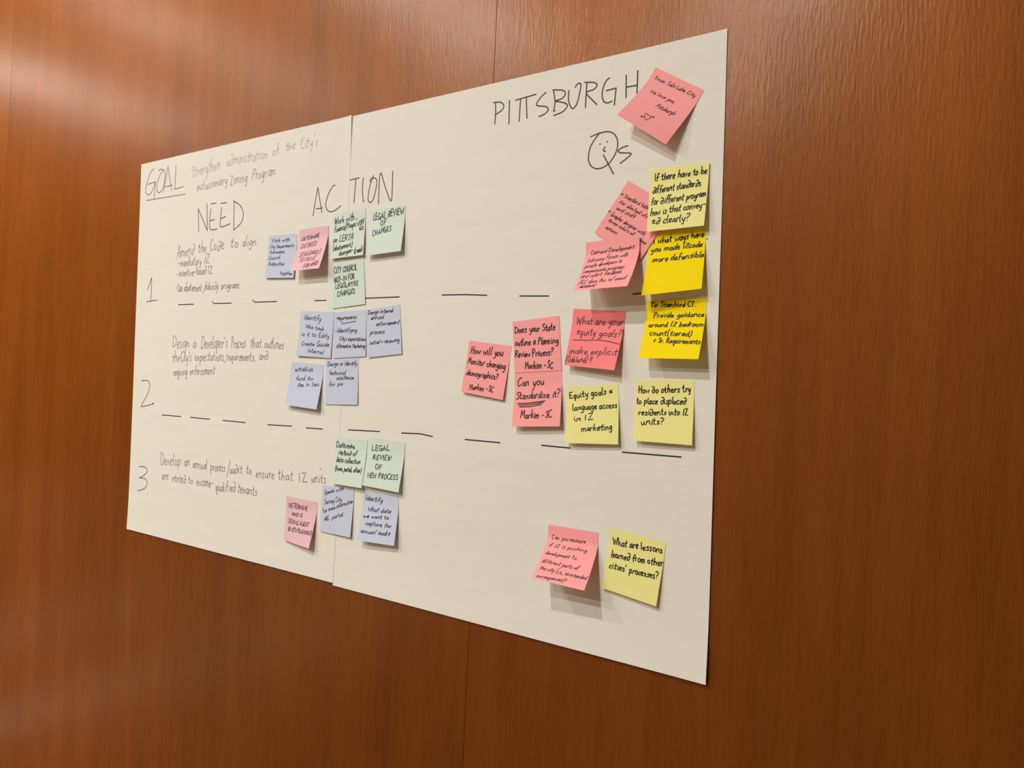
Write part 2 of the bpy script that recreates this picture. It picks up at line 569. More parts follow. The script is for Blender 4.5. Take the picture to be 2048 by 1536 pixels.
# writing straight on the sheets: sheet, part, label, pen mm, ink, slant, lines (text, x0, y0, x1, y1, height in mm), drawn strokes
WRITING = [
    (0, 'heading', 'faded GOAL heading', 1.9, 'faded', 0,
     [],
     [[(48.2, 15.5), (35.4, 23.2), (25.0, 41.7), (20.7, 58.4), (26.6, 67.0), (39.9, 65.9), (50.6, 54.3), (55.2, 43.2)], [(27.9, 45.9), (56.5, 43.3), (53.1, 80.2)], [(83.3, 22.2), (71.9, 32.5), (63.4, 48.5), (63.4, 63.0), (74.1, 67.6), (85.6, 58.2), (91.2, 39.6), (87.8, 24.7), (75.4, 19.6), (66.9, 22.2)], [(87.1, 68.7), (100.9, 16.7), (116.7, 67.6)], [(92.8, 58.3), (118.1, 57.0)], [(129.4, 18.0), (128.3, 66.5), (157.8, 65.0)]]),
    (0, 'underline', None, 1.7, 'faded', 0,
     [],
     [[(25.6, 79.2), (96.3, 79.8), (165.3, 80.6)]]),
    (0, 'handwriting', 'faint grey goal sentence', 1.0, 'faint', 0.05,
     [(':', 158.8, 48.7, 164.9, 48.7, 21.3), ('Strengthen', 185.0, 50.1, 278.7, 44.1, 24.2), ('a∂ministration', 298.7, 41.7, 418.6, 42.3, 22.0), ('of', 433.3, 40.7, 452.5, 38.0, 19.6), ('the', 470.1, 37.9, 495.0, 35.1, 18.8), ("City's", 509.1, 39.1, 552.6, 37.9, 19.5)],
     []),
    (0, 'handwriting', 'grey second line of the goal sentence', 1.1, 'faded', 0.05,
     [('inclusionary', 204.7, 79.4, 302.7, 75.5, 19.2), ('Zoning', 312.0, 79.2, 363.3, 78.5, 21.0), ('Program', 377.0, 77.0, 443.5, 74.2, 20.4)],
     []),
    (0, 'heading', 'NEED heading', 1.9, 'grey', 0,
     [],
     [[(216.4, 158.8), (212.0, 113.6), (244.7, 160.3), (240.2, 107.2)], [(252.9, 109.1), (270.6, 109.0)], [(253.9, 118.7), (251.3, 137.7), (252.4, 154.8), (259.9, 159.2), (276.7, 159.0)], [(253.0, 141.3), (267.3, 140.2)], [(284.1, 110.8), (303.2, 111.1)], [(288.2, 118.6), (285.8, 138.5), (285.6, 153.0), (291.4, 156.4), (316.6, 152.2)], [(286.7, 140.1), (301.9, 137.7)], [(326.8, 113.0), (328.2, 165.3)], [(324.0, 109.9), (345.0, 120.7), (355.4, 135.9), (350.5, 152.9), (328.2, 165.3)]]),
    (0, 'handwriting', 'first need paragraph', 1.1, 'grey', 0.1,
     [('Amen∂', 144.6, 208.1, 203.6, 203.6, 23.9), ('the', 216.5, 202.1, 243.5, 201.5, 22.5), ('Co∂e', 256.0, 199.6, 300.7, 199.7, 22.5), ('to', 319.5, 198.3, 342.7, 198.5, 19.4), ('align:', 356.8, 199.0, 400.5, 198.1, 19.9)],
     []),
    (0, 'handwriting', None, 1.1, 'grey', 0.1,
     [('-man∂atory', 146.9, 224.7, 227.6, 224.3, 16.8), ('IZ', 237.2, 223.4, 256.2, 222.8, 16.4)],
     []),
    (0, 'handwriting', None, 1.1, 'grey', 0.1,
     [('-incentive-base∂', 145.8, 245.1, 246.1, 243.4, 16.7), ('IZ', 251.1, 244.5, 266.9, 243.4, 16.3)],
     []),
    (0, 'handwriting', 'tax abatement line', 1.1, 'grey', 0.1,
     [('-tax abatement', 142.7, 274.0, 232.7, 276.3, 17.7), ('subsi∂y', 244.1, 273.8, 285.6, 275.2, 15.8), ('programs', 296.6, 274.3, 350.7, 275.3, 15.0)],
     [[(237.7, 282.2), (248.9, 258.1)]]),
    (0, 'row_number', 'number 1', 1.9, 'grey', 0,
     [],
     [[(41.4, 267.6), (55.7, 242.2), (55.5, 290.9)], [(40.1, 291.9), (76.0, 289.6)], [(81.8, 289.5), (82.9, 289.9)]]),
    (0, 'row_number', 'number 2', 1.8, 'grey', 0,
     [],
     [[(32.0, 456.6), (54.1, 455.5), (63.4, 462.9), (60.0, 477.5), (45.8, 495.1), (35.5, 507.2), (38.0, 510.0), (79.2, 502.4), (75.2, 500.9)], [(81.2, 506.1), (82.6, 506.5)]]),
    (0, 'row_number', 'number 3', 1.7, 'grey', 0,
     [],
     [[(36.1, 634.6), (57.0, 633.6), (67.6, 639.6), (57.4, 649.5), (37.9, 657.7)], [(37.9, 657.7), (58.8, 657.3), (68.2, 664.7), (58.7, 677.7), (33.4, 684.9)], [(71.1, 687.6), (72.4, 688.0)]]),
    (0, 'handwriting', 'second need paragraph', 1.1, 'grey', 0.05,
     [('Design', 140.6, 386.2, 197.4, 386.9, 24.2), ('a', 210.8, 386.8, 221.8, 386.7, 22.9), ("Developer's", 237.3, 386.6, 321.3, 386.3, 25.0), ('Process', 334.6, 385.8, 376.8, 384.8, 21.3), ('that', 390.5, 384.7, 422.0, 384.6, 19.1), ('outlines', 430.3, 385.4, 483.9, 386.0, 19.6)],
     []),
    (0, 'handwriting', None, 1.1, 'grey', 0.05,
     [('the', 141.1, 414.2, 166.9, 413.2, 18.7), ("City's", 171.8, 413.6, 205.8, 413.0, 19.4), ('expectations,', 218.7, 411.8, 315.5, 410.1, 18.4), ('requirements,', 320.9, 409.4, 406.5, 408.5, 17.7), ('an∂', 417.5, 406.2, 443.0, 405.8, 16.4)],
     []),
    (0, 'handwriting', None, 1.1, 'grey', 0.05,
     [('ongoing', 147.1, 442.9, 194.4, 440.4, 17.7), ('enforcement', 203.5, 439.7, 285.0, 436.3, 18.1)],
     []),
    (0, 'handwriting', 'third need paragraph', 1.15, 'grey', 0.05,
     [('Develop', 114.1, 624.4, 184.1, 618.4, 23.2), ('an', 197.3, 618.3, 214.7, 616.9, 20.0), ('annual', 225.1, 619.1, 272.7, 617.7, 18.8), ('process', 284.1, 619.7, 329.1, 616.2, 18.8), ('au∂it', 343.7, 618.6, 380.4, 614.6, 18.0), ('to', 393.5, 613.7, 406.4, 613.7, 16.9), ('ensure', 421.6, 617.2, 472.4, 614.9, 17.4), ('that', 483.0, 615.4, 522.7, 612.5, 18.6), ('IZ', 538.1, 613.3, 560.0, 611.0, 17.1), ('units', 571.0, 610.8, 605.9, 608.1, 17.2)],
     [[(335.9, 625.5), (343.7, 593.9)], [(590.0, 585.1), (592.8, 587.2)]]),
    (0, 'handwriting', None, 1.15, 'grey', 0.05,
     [('are', 121.6, 651.3, 144.2, 650.1, 19.6), ('rente∂', 158.1, 653.3, 204.6, 651.2, 19.3), ('to', 213.3, 651.0, 228.2, 650.3, 16.3), ('income-', 240.7, 651.4, 297.4, 649.3, 18.2), ('qualifie∂', 302.7, 655.3, 363.5, 649.4, 18.6), ('tenants', 369.6, 650.4, 426.4, 650.3, 18.1)],
     []),
    (0, 'heading', 'first letters of the ACTION heading', 1.9, 'grey', 0,
     [],
     [[(548.7, 157.9), (558.1, 109.7), (570.6, 153.9)], [(555.9, 146.5), (562.6, 147.4), (572.0, 146.6)], [(600.8, 111.5), (595.2, 112.9), (587.2, 121.8), (580.8, 135.0), (579.8, 143.8), (584.7, 152.2), (593.5, 155.2), (604.7, 153.6), (616.3, 147.2)]]),
    (1, 'heading', 'last letters of the ACTION heading', 1.9, 'grey', 0,
     [],
     [[(5.3, 105.3), (26.9, 104.4)], [(19.5, 104.9), (17.1, 144.0)], [(36.4, 105.0), (35.3, 123.9), (38.4, 144.4), (39.7, 143.8)], [(53.4, 113.8), (52.3, 111.2), (55.7, 108.4), (62.3, 109.0), (67.0, 113.3), (66.5, 123.6), (61.9, 140.0), (55.7, 147.2), (50.0, 144.0), (49.2, 134.9), (53.5, 116.5), (59.4, 104.4)], [(72.5, 151.0), (74.5, 102.5), (88.4, 130.7), (100.7, 148.5), (101.2, 102.5)]]),
    (1, 'heading', 'PITTSBURGH heading', 1.8, 'dark', 0,
     [],
     [[(297.5, 27.9), (298.6, 44.1), (297.5, 59.4)], [(293.9, 28.0), (307.1, 29.9), (312.5, 36.5), (307.7, 42.4), (297.4, 46.1)], [(321.9, 30.0), (322.4, 63.4)], [(332.4, 31.3), (366.6, 29.1)], [(340.9, 30.7), (339.7, 62.0)], [(350.5, 30.3), (352.8, 60.2)], [(382.7, 29.4), (374.3, 34.9), (367.8, 43.0), (371.5, 46.1), (383.5, 49.2), (387.2, 54.0), (381.9, 58.9), (372.7, 60.9)], [(394.9, 29.0), (398.0, 45.2), (396.1, 58.3), (398.4, 57.0)], [(393.9, 28.1), (410.0, 31.8), (413.6, 37.3), (409.4, 42.0), (397.5, 44.2)], [(397.5, 44.2), (412.7, 49.1), (417.4, 54.0), (410.2, 60.7), (396.3, 63.4)], [(419.0, 33.5), (419.1, 47.2), (422.8, 56.0), (426.8, 59.1), (432.4, 52.9), (435.8, 40.0), (437.3, 29.2), (434.3, 26.8), (430.9, 28.2), (429.1, 31.1)], [(446.3, 28.4), (445.3, 61.0)], [(442.8, 27.1), (457.4, 30.2), (461.7, 34.7), (456.8, 39.1), (446.0, 41.5), (454.4, 51.7), (462.2, 59.8)], [(479.6, 28.1), (473.4, 33.5), (469.6, 46.1), (471.8, 56.5), (477.1, 60.4), (484.4, 59.5)], [(475.6, 44.2), (489.7, 43.5), (487.9, 65.0)], [(503.6, 29.5), (504.3, 58.4)], [(519.6, 27.0), (519.6, 42.3), (519.4, 55.5)], [(504.7, 44.9), (519.0, 45.4)]]),
    (1, 'heading', 'Qs heading with a small face drawn in the Q', 1.7, 'dark', 0,
     [],
     [[(454.7, 101.1), (467.4, 98.4), (480.3, 98.3), (490.0, 103.6), (494.6, 114.4), (492.0, 127.9), (482.2, 140.2), (469.1, 144.7), (458.1, 141.1), (452.6, 130.9), (454.0, 116.9), (460.2, 106.4), (468.3, 97.7)], [(468.7, 112.5), (469.2, 113.0)], [(479.2, 111.0), (479.7, 111.6)], [(476.4, 117.5), (473.8, 121.3), (475.0, 123.1), (477.6, 123.1)], [(474.4, 127.7), (490.0, 154.3)], [(509.1, 120.6), (501.2, 121.9), (495.5, 125.3), (499.6, 128.2), (512.2, 130.5), (513.6, 132.7), (507.9, 136.6), (499.2, 141.9)]]),
]
rng = random.Random(7)
for k, nm, lb, pen, ink, slant, lines, strokes in WRITING:
    st = []
    for ln in lines:
        st += write(ln, slant, rng)
    for s in strokes:
        st.append(rounded(s, 6) if len(s) > 4 else s)
    io = ink_mesh(nm, st, pen, on_sheet(k), INK[ink], sheets[k])
    if lb:
        io['label'] = lb

# the two dashed row dividers
DASHES = [
    (0, [(155.8, 301.2), (208.1, 301.2)]),
    (0, [(268.2, 297.1), (274.1, 301.3), (329.2, 302.0)]),
    (0, [(392.5, 297.7), (398.8, 302.1), (461.1, 302.3)]),
    (0, [(561.2, 303.5), (590.5, 303.9)]),
    (1, [(46.2, 301.2), (124.4, 301.2)]),
    (1, [(210.6, 301.0), (254.1, 301.8), (294.1, 304.1)]),
    (1, [(350.8, 306.9), (398.1, 308.4)]),
    (1, [(523.0, 309.8), (536.7, 309.3)]),
    (0, [(112.0, 523.3), (179.1, 522.5)]),
    (0, [(211.0, 522.3), (274.6, 521.9)]),
    (0, [(316.4, 521.8), (383.8, 521.7)]),
    (0, [(449.1, 521.4), (514.6, 519.6)]),
    (0, [(551.4, 520.2), (593.4, 519.3)]),
    (1, [(21.9, 514.3), (92.3, 512.1)]),
    (1, [(138.7, 511.2), (176.5, 509.7), (201.5, 512.1)]),
    (1, [(263.3, 511.9), (325.8, 511.8)]),
    (1, [(394.7, 509.9), (439.3, 510.0)]),
    (1, [(515.7, 509.0), (593.8, 508.3)]),
]
for k, s in DASHES:
    ink_mesh('dash_line', [s], 1.75, on_sheet(k), INK['marker'], sheets[k])
ink_mesh('pen_dot', [[(617.0, 247.0), (617.8, 247.6)]], 1.6, on_sheet(1), INK['grey'], sheets[1])

# ------------------------------------------------------------------ sticky notes
# corners as for the sheets; base = height of the glued strip off the wall, lift = how far the lower corners curl out
NOTES = [
    dict(label='pale blue sticky note headed Work with, partly under the light pink note', colour='blue', corners=[(-1.151, 1.8012), (-1.0744, 1.7993), (-1.0761, 1.7223), (-1.1543, 1.7254)], base=0.00214, lift=(0.003, 0.0029), size=(76.6, 76.6), pen=1.0, ink='pen', slant=0.1,
         text=[('Work with:', 8.3, 11.9, 59.3, 12.7, 7.0), ('City Departments', 5.6, 23.0, 70.8, 22.7, 6.3), ('Advocates', 6.1, 32.4, 46.5, 32.8, 6.0), ('Council', 4.8, 43.9, 36.1, 42.6, 6.6), ('Authorities', 6.7, 54.6, 48.9, 54.4, 7.1), ('together', 40.2, 70.4, 73.2, 72.1, 6.3)],
         strokes=[]),
    dict(label='light pink curled sticky note reading DETERMINE DESIRED STANDARDS TO MOVE FORWARD', colour='rose', corners=[(-1.0692, 1.8052), (-0.9954, 1.8067), (-0.9939, 1.7323), (-1.0676, 1.7312)], base=0.00259, lift=(0.0176, 0.0179), size=(73.8, 76.3), pen=1.0, ink='pen', slant=0.2,
         text=[('DETERMINE', 7.1, 20.4, 51.9, 17.5, 6.3), ('DESIRED', 10.2, 34.5, 48.0, 31.4, 8.2), ('STANDARDS', 11.9, 50.8, 63.4, 47.9, 8.1), ('TO MOVE', 16.0, 61.5, 55.7, 59.6, 7.5), ('FORWARD', 32.3, 73.2, 66.6, 68.9, 7.5)],
         strokes=[]),
    dict(label='pale green sticky note about Finance, Mayor and LERTA, below the ACTION heading', colour='green', corners=[(-0.9865, 1.8247), (-0.91, 1.8279), (-0.9067, 1.7513), (-0.9835, 1.7491)], base=0.0022, lift=(0.005, 0.0044), size=(76.6, 76.3), pen=1.3, ink='marker', slant=0.1,
         text=[('Work with', 4.4, 18.3, 51.1, 16.1, 11.5), ("Finance/Mayor's", 5.7, 31.8, 61.8, 26.1, 10.4), ('OFF', 63.6, 26.3, 74.9, 23.9, 8.4), ('ICE', 64.3, 34.8, 73.1, 33.9, 5.5), ('on LERTA', 4.5, 49.1, 51.4, 48.2, 10.5), ('(abatement)', 5.7, 63.2, 50.0, 59.7, 8.7), ('changes-', 20.8, 73.0, 53.7, 68.5, 7.3), ('if nee∂', 56.5, 72.9, 73.7, 69.7, 9.4)],
         strokes=[]),
    dict(label='pale green sticky note reading LEGAL REVIEW OF CHANGES, curling off the paper', colour='green', corners=[(-0.8986, 1.823), (-0.8237, 1.8245), (-0.8223, 1.7517), (-0.8972, 1.7489)], base=0.00187, lift=(0.008, 0.0077), size=(74.8, 73.9), pen=1.3, ink='marker', slant=0.1,
         text=[('LEGAL REVIEW', 6.2, 17.5, 72.2, 13.2, 10.2), ('OF', 24.0, 27.7, 35.6, 25.9, 8.1), ('CHANGES', 8.5, 42.7, 47.6, 38.0, 9.0)],
         strokes=[]),
    dict(label='pale green flat sticky note reading CITY COUNCIL BUY-IN FOR LEGISLATIVE CHANGES', colour='green', corners=[(-0.9853, 1.7438), (-0.9096, 1.7478), (-0.9007, 1.6726), (-0.9768, 1.667)], base=0.00194, lift=(0.0008, 0.0008), size=(75.9, 76.5), pen=1.3, ink='marker', slant=0.1,
         text=[('CITY COUNCIL', 5.8, 19.5, 59.9, 18.2, 10.1), ('BUY-IN FOR', 6.3, 33.9, 53.0, 32.3, 8.4), ('LEGISLATIVE', 8.7, 44.6, 60.7, 44.1, 8.0), ('CHANGES', 12.4, 58.0, 53.1, 56.2, 8.4)],
         strokes=[]),
    dict(label='pale blue sticky note reading Identify Who task, leftmost in its row of three', colour='blue', corners=[(-1.0565, 1.6647), (-0.9728, 1.6614), (-0.9753, 1.5847), (-1.0599, 1.5878)], base=0.00188, lift=(0.003, 0.0012), size=(83.8, 76.9), pen=1.1, ink='pen', slant=0.1,
         text=[('Identify', 10.1, 14.4, 52.0, 15.9, 9.1), ('Who task', 14.3, 28.7, 60.9, 32.4, 7.0), ('is it to Edify', 7.7, 41.8, 75.6, 43.9, 6.8), ('Create Guide', 9.7, 58.8, 77.4, 58.3, 7.6), ('Internal', 26.8, 69.7, 65.2, 71.3, 7.2)],
         strokes=[]),
    dict(label='pale blue sticky note headed requirements, underlined, between two other blue notes', colour='blue', corners=[(-0.9739, 1.6611), (-0.8986, 1.6636), (-0.8943, 1.5888), (-0.9694, 1.5848)], base=0.00158, lift=(0.001, 0.001), size=(75.3, 75.7), pen=1.1, ink='pen', slant=0.15,
         text=[('requirements', 6.6, 12.7, 53.0, 13.3, 6.7), ('-Identifying', 3.3, 33.4, 54.2, 34.6, 6.5), ("City's expectations", 13.9, 47.3, 74.6, 50.5, 6.9), ('Affirmative Marketing', 6.6, 59.1, 73.4, 61.5, 6.5)],
         strokes=[[(19.6, 15.0), (19.4, 20.1), (51.9, 17.5)]]),
    dict(label='pale blue sticky note reading Design Internal annual enforcement process', colour='blue', corners=[(-0.8985, 1.6638), (-0.8264, 1.6705), (-0.8167, 1.5938), (-0.8893, 1.5869)], base=0.00171, lift=(0.0012, 0.0012), size=(72.4, 77.4), pen=1.1, ink='pen', slant=0.2,
         text=[('Design Internal', 2.6, 8.3, 57.6, 10.3, 6.3), ('annual', 9.0, 17.2, 37.4, 18.1, 7.2), ('enforcement', 20.6, 28.7, 68.8, 30.1, 6.7), ('process', 5.8, 40.6, 37.1, 42.0, 7.2), ('initial + renewing', 5.2, 56.8, 68.2, 57.9, 6.5)],
         strokes=[]),
    dict(label='pale blue sticky note reading establish fund for fee in lieu, bottom curling up', colour='blue', corners=[(-1.0749, 1.5772), (-0.9927, 1.5736), (-0.9963, 1.4985), (-1.078, 1.5023)], base=0.00134, lift=(0.0074, 0.0087), size=(82.3, 75.5), pen=1.1, ink='pen', slant=0.1,
         text=[('establish', 11.1, 16.0, 56.5, 13.0, 8.2), ('fund for', 16.4, 31.0, 61.0, 28.2, 8.3), ('fee in lieu', 23.4, 42.4, 76.0, 36.3, 7.4)],
         strokes=[]),
    dict(label='pale blue flat sticky note reading Design or Identify technical assistance', colour='blue', corners=[(-0.9891, 1.5829), (-0.9118, 1.5871), (-0.9079, 1.5108), (-0.9839, 1.5076)], base=0.00127, lift=(0.0012, 0.0016), size=(77.5, 75.9), pen=1.1, ink='pen', slant=0.15,
         text=[('Design or Identify', 5.2, 11.7, 73.8, 12.4, 7.4), ('technical', 8.7, 26.1, 48.0, 27.2, 7.5), ('assistance', 27.1, 34.6, 66.6, 34.8, 6.7), ('for pm', 8.3, 45.7, 42.1, 44.4, 7.0)],
         strokes=[]),
    dict(label='pale green sticky note reading Determine Method of data collection', colour='green', corners=[(-0.9556, 1.4563), (-0.8832, 1.4556), (-0.8844, 1.38), (-0.9557, 1.3791)], base=0.00136, lift=(0.0041, 0.0074), size=(72.4, 76.6), pen=1.3, ink='marker', slant=0.1,
         text=[('Determine', 2.4, 17.6, 44.3, 15.9, 9.9), ('Metho∂ of', 8.5, 28.8, 50.8, 27.2, 7.9), ('∂ata collection', 4.9, 40.7, 60.8, 38.9, 8.2), ('(form, portal, other)', 4.4, 54.6, 66.8, 52.6, 7.7)],
         strokes=[]),
    dict(label='pale green sticky note reading LEGAL REVIEW OF NEW PROCESS', colour='green', corners=[(-0.8803, 1.461), (-0.8019, 1.4582), (-0.8047, 1.3822), (-0.883, 1.3847)], base=0.00157, lift=(0.0068, 0.0074), size=(78.5, 76.6), pen=1.3, ink='marker', slant=0.05,
         text=[('LEGAL', 8.9, 20.4, 47.1, 16.4, 8.3), ('REVIEW', 13.6, 33.9, 52.8, 31.1, 7.7), ('OF', 22.1, 47.9, 35.6, 47.2, 7.5), ('NEW PROCESS', 7.2, 62.8, 72.5, 58.6, 7.8)],
         strokes=[]),
    dict(label='pale blue sticky note with slanting text Speak with Jersey City, over the paper seam', colour='blue', corners=[(-0.983, 1.3743), (-0.9077, 1.3744), (-0.9081, 1.2978), (-0.9824, 1.2969)], base=0.00139, lift=(0.0014, 0.004), size=(75.3, 77.1), pen=1.05, ink='pen', slant=0.15,
         text=[('Speak with', 5.4, 15.7, 51.3, 3.6, 6.1), ('Jersey City', 7.3, 32.1, 48.2, 21.7, 8.2), ('for more information', 6.1, 46.3, 75.1, 21.0, 6.4), ('RE: portal', 9.9, 59.4, 54.3, 45.4, 6.6)],
         strokes=[[(10.5, 56.7), (17.9, 54.4)]]),
    dict(label='pale blue sticky note reading Identify What data we want to capture', colour='blue', corners=[(-0.8872, 1.3737), (-0.8106, 1.3755), (-0.8084, 1.3003), (-0.8858, 1.2977)], base=0.00125, lift=(0.0107, 0.0083), size=(76.7, 76.3), pen=1.15, ink='pen', slant=0.15,
         text=[('Identify', 5.6, 12.6, 42.5, 13.4, 7.7), ('What data', 12.9, 29.5, 61.0, 28.4, 7.2), ('we want to', 4.9, 39.9, 59.0, 38.1, 6.1), ('capture for', 12.2, 50.8, 66.1, 50.4, 6.5), ('annual audit', 5.0, 63.8, 65.5, 62.4, 6.9)],
         strokes=[]),
    dict(label='light pink sticky note reading DETERMINE WHO IS DOING AUDIT, low on left sheet', colour='rose', corners=[(-1.0722, 1.3447), (-0.9927, 1.3438), (-0.9955, 1.2675), (-1.0692, 1.2698)], base=0.00142, lift=(0.004, 0.0121), size=(79.5, 76.2), pen=1.15, ink='marker', slant=0.0,
         text=[('DETERMINE', 7.1, 18.1, 55.0, 17.6, 7.6), ('WHO IS', 16.3, 31.5, 45.8, 30.2, 5.7), ('DOING AUDIT', 10.2, 45.3, 65.3, 43.3, 7.1), ('(IN CITY PLANNING?)', 10.9, 58.1, 77.6, 55.0, 6.8)],
         strokes=[]),
    dict(label='tilted salmon pink sticky note with a heart, beside the PITTSBURGH heading', colour='salmon', corners=[(-0.4129, 1.9558), (-0.3486, 1.9154), (-0.388, 1.8515), (-0.4516, 1.8957)], base=0.00125, lift=(0.0234, 0.016), size=(75.9, 75.9), pen=0.8, ink='pen', slant=0.2,
         text=[('From: Salt Lake City', 7.3, 12.9, 69.2, 11.2, 4.5), ('We love you,', 13.2, 29.7, 50.7, 28.5, 4.7), ('Pittsburgh', 32.7, 42.3, 60.6, 41.3, 5.0)],
         strokes=[[(34.6, 62.9), (30.6, 60.5), (28.7, 57.2), (29.1, 55.2), (30.9, 55.0), (33.2, 56.5), (34.5, 55.3), (36.5, 55.2), (37.6, 57.2), (36.6, 59.7), (34.6, 62.9)], [(25.6, 61.0), (28.6, 60.7), (27.4, 63.1), (27.2, 61.5), (25.6, 61.0)], [(26.5, 62.1), (29.8, 59.9)], [(37.9, 56.6), (40.9, 54.4)], [(38.9, 54.2), (41.1, 54.3), (40.9, 56.0), (38.9, 54.2)]]),
    dict(label='pale yellow sticky note reading If there have to be different standards', colour='lemon', corners=[(-0.4136, 1.8273), (-0.3375, 1.8275), (-0.3377, 1.7505), (-0.4118, 1.7491)], base=0.0026, lift=(0.006, 0.008), size=(76.1, 77.9), pen=1.35, ink='marker', slant=0.1,
         text=[('If there have to be', 6.5, 14.5, 73.5, 13.1, 8.8), ('∂ifferent stan∂ar∂s', 4.2, 29.8, 66.8, 27.6, 8.9), ('for ∂ifferent program', 3.8, 44.6, 74.3, 41.5, 8.9), ('how is that convey-', 3.5, 58.0, 75.8, 54.8, 8.5), ('e∂ clearly?', 6.5, 68.7, 56.4, 69.6, 9.2)],
         strokes=[]),
    dict(label='tilted salmon pink sticky note reading Standard talking, half hidden under three-note cluster', colour='salmon', corners=[(-0.4437, 1.8182), (-0.38, 1.7773), (-0.4237, 1.7122), (-0.4881, 1.7554)], base=0.00145, lift=(0.0016, 0.0016), size=(75.6, 77.7), pen=0.8, ink='pen', slant=0.25,
         text=[('Standard talking', 7.3, 20.8, 52.2, 17.4, 5.4), ('for elected officials', 5.9, 29.6, 69.4, 26.8, 5.0), ('and staff', 7.0, 38.2, 36.3, 35.9, 5.1), ('Graphic designer with', 5.5, 48.4, 61.3, 46.7, 5.4), ('three colors of', 7.1, 56.2, 48.7, 54.1, 4.7), ('options', 9.3, 65.6, 27.5, 63.9, 4.7), ('lone', 59.8, 55.0, 69.6, 54.7, 4.6)],
         strokes=[[(2.1, 17.5), (5.1, 17.6), (3.2, 20.0), (2.1, 17.5), (3.7, 18.3)], [(0.4, 44.2), (3.0, 44.2), (1.6, 46.4), (0.4, 44.2), (1.8, 44.9)]]),
    dict(label='salmon pink strongly curled sticky note reading Convene Development Advisory Forum', colour='salmon', corners=[(-0.4994, 1.7429), (-0.4231, 1.7459), (-0.4206, 1.6785), (-0.4968, 1.6759)], base=0.0044, lift=(0.0326, 0.0334), size=(76.3, 74.9), pen=0.8, ink='pen', slant=0.3,
         text=[('Convene Development', 7.3, 16.4, 68.5, 14.7, 5.5), ('Advisory Forum with', 5.0, 27.7, 61.6, 24.2, 6.3), ('private developers to', 3.4, 36.7, 55.4, 32.9, 6.3), ('communicate programs', 3.1, 45.2, 61.2, 42.8, 6.4), ('and solicit feedback', 3.3, 53.1, 59.9, 51.1, 7.2), ('(SLC does this w/ email', 3.3, 64.1, 69.4, 62.1, 7.0), ('database)', 7.6, 71.4, 30.0, 70.5, 5.9)],
         strokes=[]),
    dict(label='bright yellow sticky note reading what ways have you made IZcode more defensible', colour='gold', corners=[(-0.4127, 1.748), (-0.3394, 1.7507), (-0.3362, 1.6755), (-0.4103, 1.6691)], base=0.00108, lift=(0.0182, 0.0121), size=(73.4, 78.6), pen=1.4, ink='pen', slant=0.1,
         text=[('In', -0.5, 13.2, 7.9, 13.0, 7.7), ('what ways have', 12.9, 12.8, 71.5, 11.7, 7.8), ('you made IZcode', 4.0, 22.7, 69.2, 23.7, 7.2), ('more defensible', 7.5, 36.1, 72.2, 37.1, 7.4)],
         strokes=[]),
    dict(label='bright yellow sticky note addressed To: Stamford CT.', colour='gold', corners=[(-0.4109, 1.6651), (-0.3341, 1.6663), (-0.3331, 1.5923), (-0.4097, 1.5927)], base=0.00151, lift=(0.0196, 0.0201), size=(76.7, 75.8), pen=1.3, ink='pen', slant=0.1,
         text=[('To: Stamford CT.', 4.5, 8.1, 63.6, 9.8, 6.0), ('Provide guidance', 10.2, 21.8, 74.2, 22.0, 6.1), ('around IZ bedroom', 5.3, 33.9, 75.7, 34.1, 6.1), ('count(tiered)', 8.4, 45.1, 62.8, 46.4, 7.3), ('+ Sr. Requirements', 15.3, 54.5, 74.7, 56.5, 6.6)],
         strokes=[]),
    dict(label='deep coral sticky note reading What are your equity goals, make explicit', colour='coral', corners=[(-0.5153, 1.6573), (-0.4391, 1.652), (-0.4447, 1.577), (-0.5201, 1.5824)], base=0.0014, lift=(0.0095, 0.0135), size=(76.4, 76.0), pen=1.05, ink='pen', slant=0.1,
         text=[('What are your', 5.9, 20.5, 74.2, 17.2, 10.1), ('equity goals?', 9.7, 33.9, 75.0, 33.1, 9.6), ('make explicit', 4.5, 60.1, 74.8, 56.4, 9.2), ('(Oakland) !!', 0.4, 71.8, 40.4, 68.9, 7.8)],
         strokes=[[(6.5, 41.6), (26.0, 40.6), (44.4, 39.0), (60.6, 39.8), (75.6, 42.1)]]),
    dict(label='salmon pink sticky note reading How will you Monitor changing demographics', colour='salmon', corners=[(-0.6869, 1.6149), (-0.6122, 1.6071), (-0.6201, 1.5318), (-0.6946, 1.5402)], base=0.00156, lift=(0.0042, 0.0041), size=(75.0, 75.5), pen=1.4, ink='marker', slant=0.1,
         text=[('How will you', 4.7, 18.4, 62.4, 15.5, 10.5), ('Monitor changing', 2.8, 32.8, 69.8, 33.5, 9.6), ('demographics?', 3.7, 50.0, 60.1, 49.2, 8.8), ('Markim -SC', 13.7, 69.2, 56.3, 67.3, 8.5)],
         strokes=[]),
    dict(label='salmon pink sticky note reading Does your State outline a Planning Review Process', colour='salmon', corners=[(-0.6124, 1.6408), (-0.5372, 1.6483), (-0.529, 1.5755), (-0.6045, 1.57)], base=0.0017, lift=(0.0005, 0.0005), size=(75.7, 72.2), pen=1.4, ink='marker', slant=0.1,
         text=[('Does your State', 3.3, 16.1, 68.4, 18.2, 9.9), ('outline a Planning', 2.6, 34.2, 72.9, 36.1, 9.4), ('Review Process?', 1.5, 50.2, 63.1, 51.1, 9.6), ('Markim -SC', 17.8, 67.2, 62.2, 68.7, 9.3)],
         strokes=[]),
    dict(label='salmon pink sticky note reading Can you Standardize it, with triple underline', colour='salmon', corners=[(-0.605, 1.57), (-0.5291, 1.5757), (-0.5235, 1.5015), (-0.5995, 1.4963)], base=0.00158, lift=(0.0089, 0.0083), size=(76.1, 74.7), pen=1.4, ink='marker', slant=0.1,
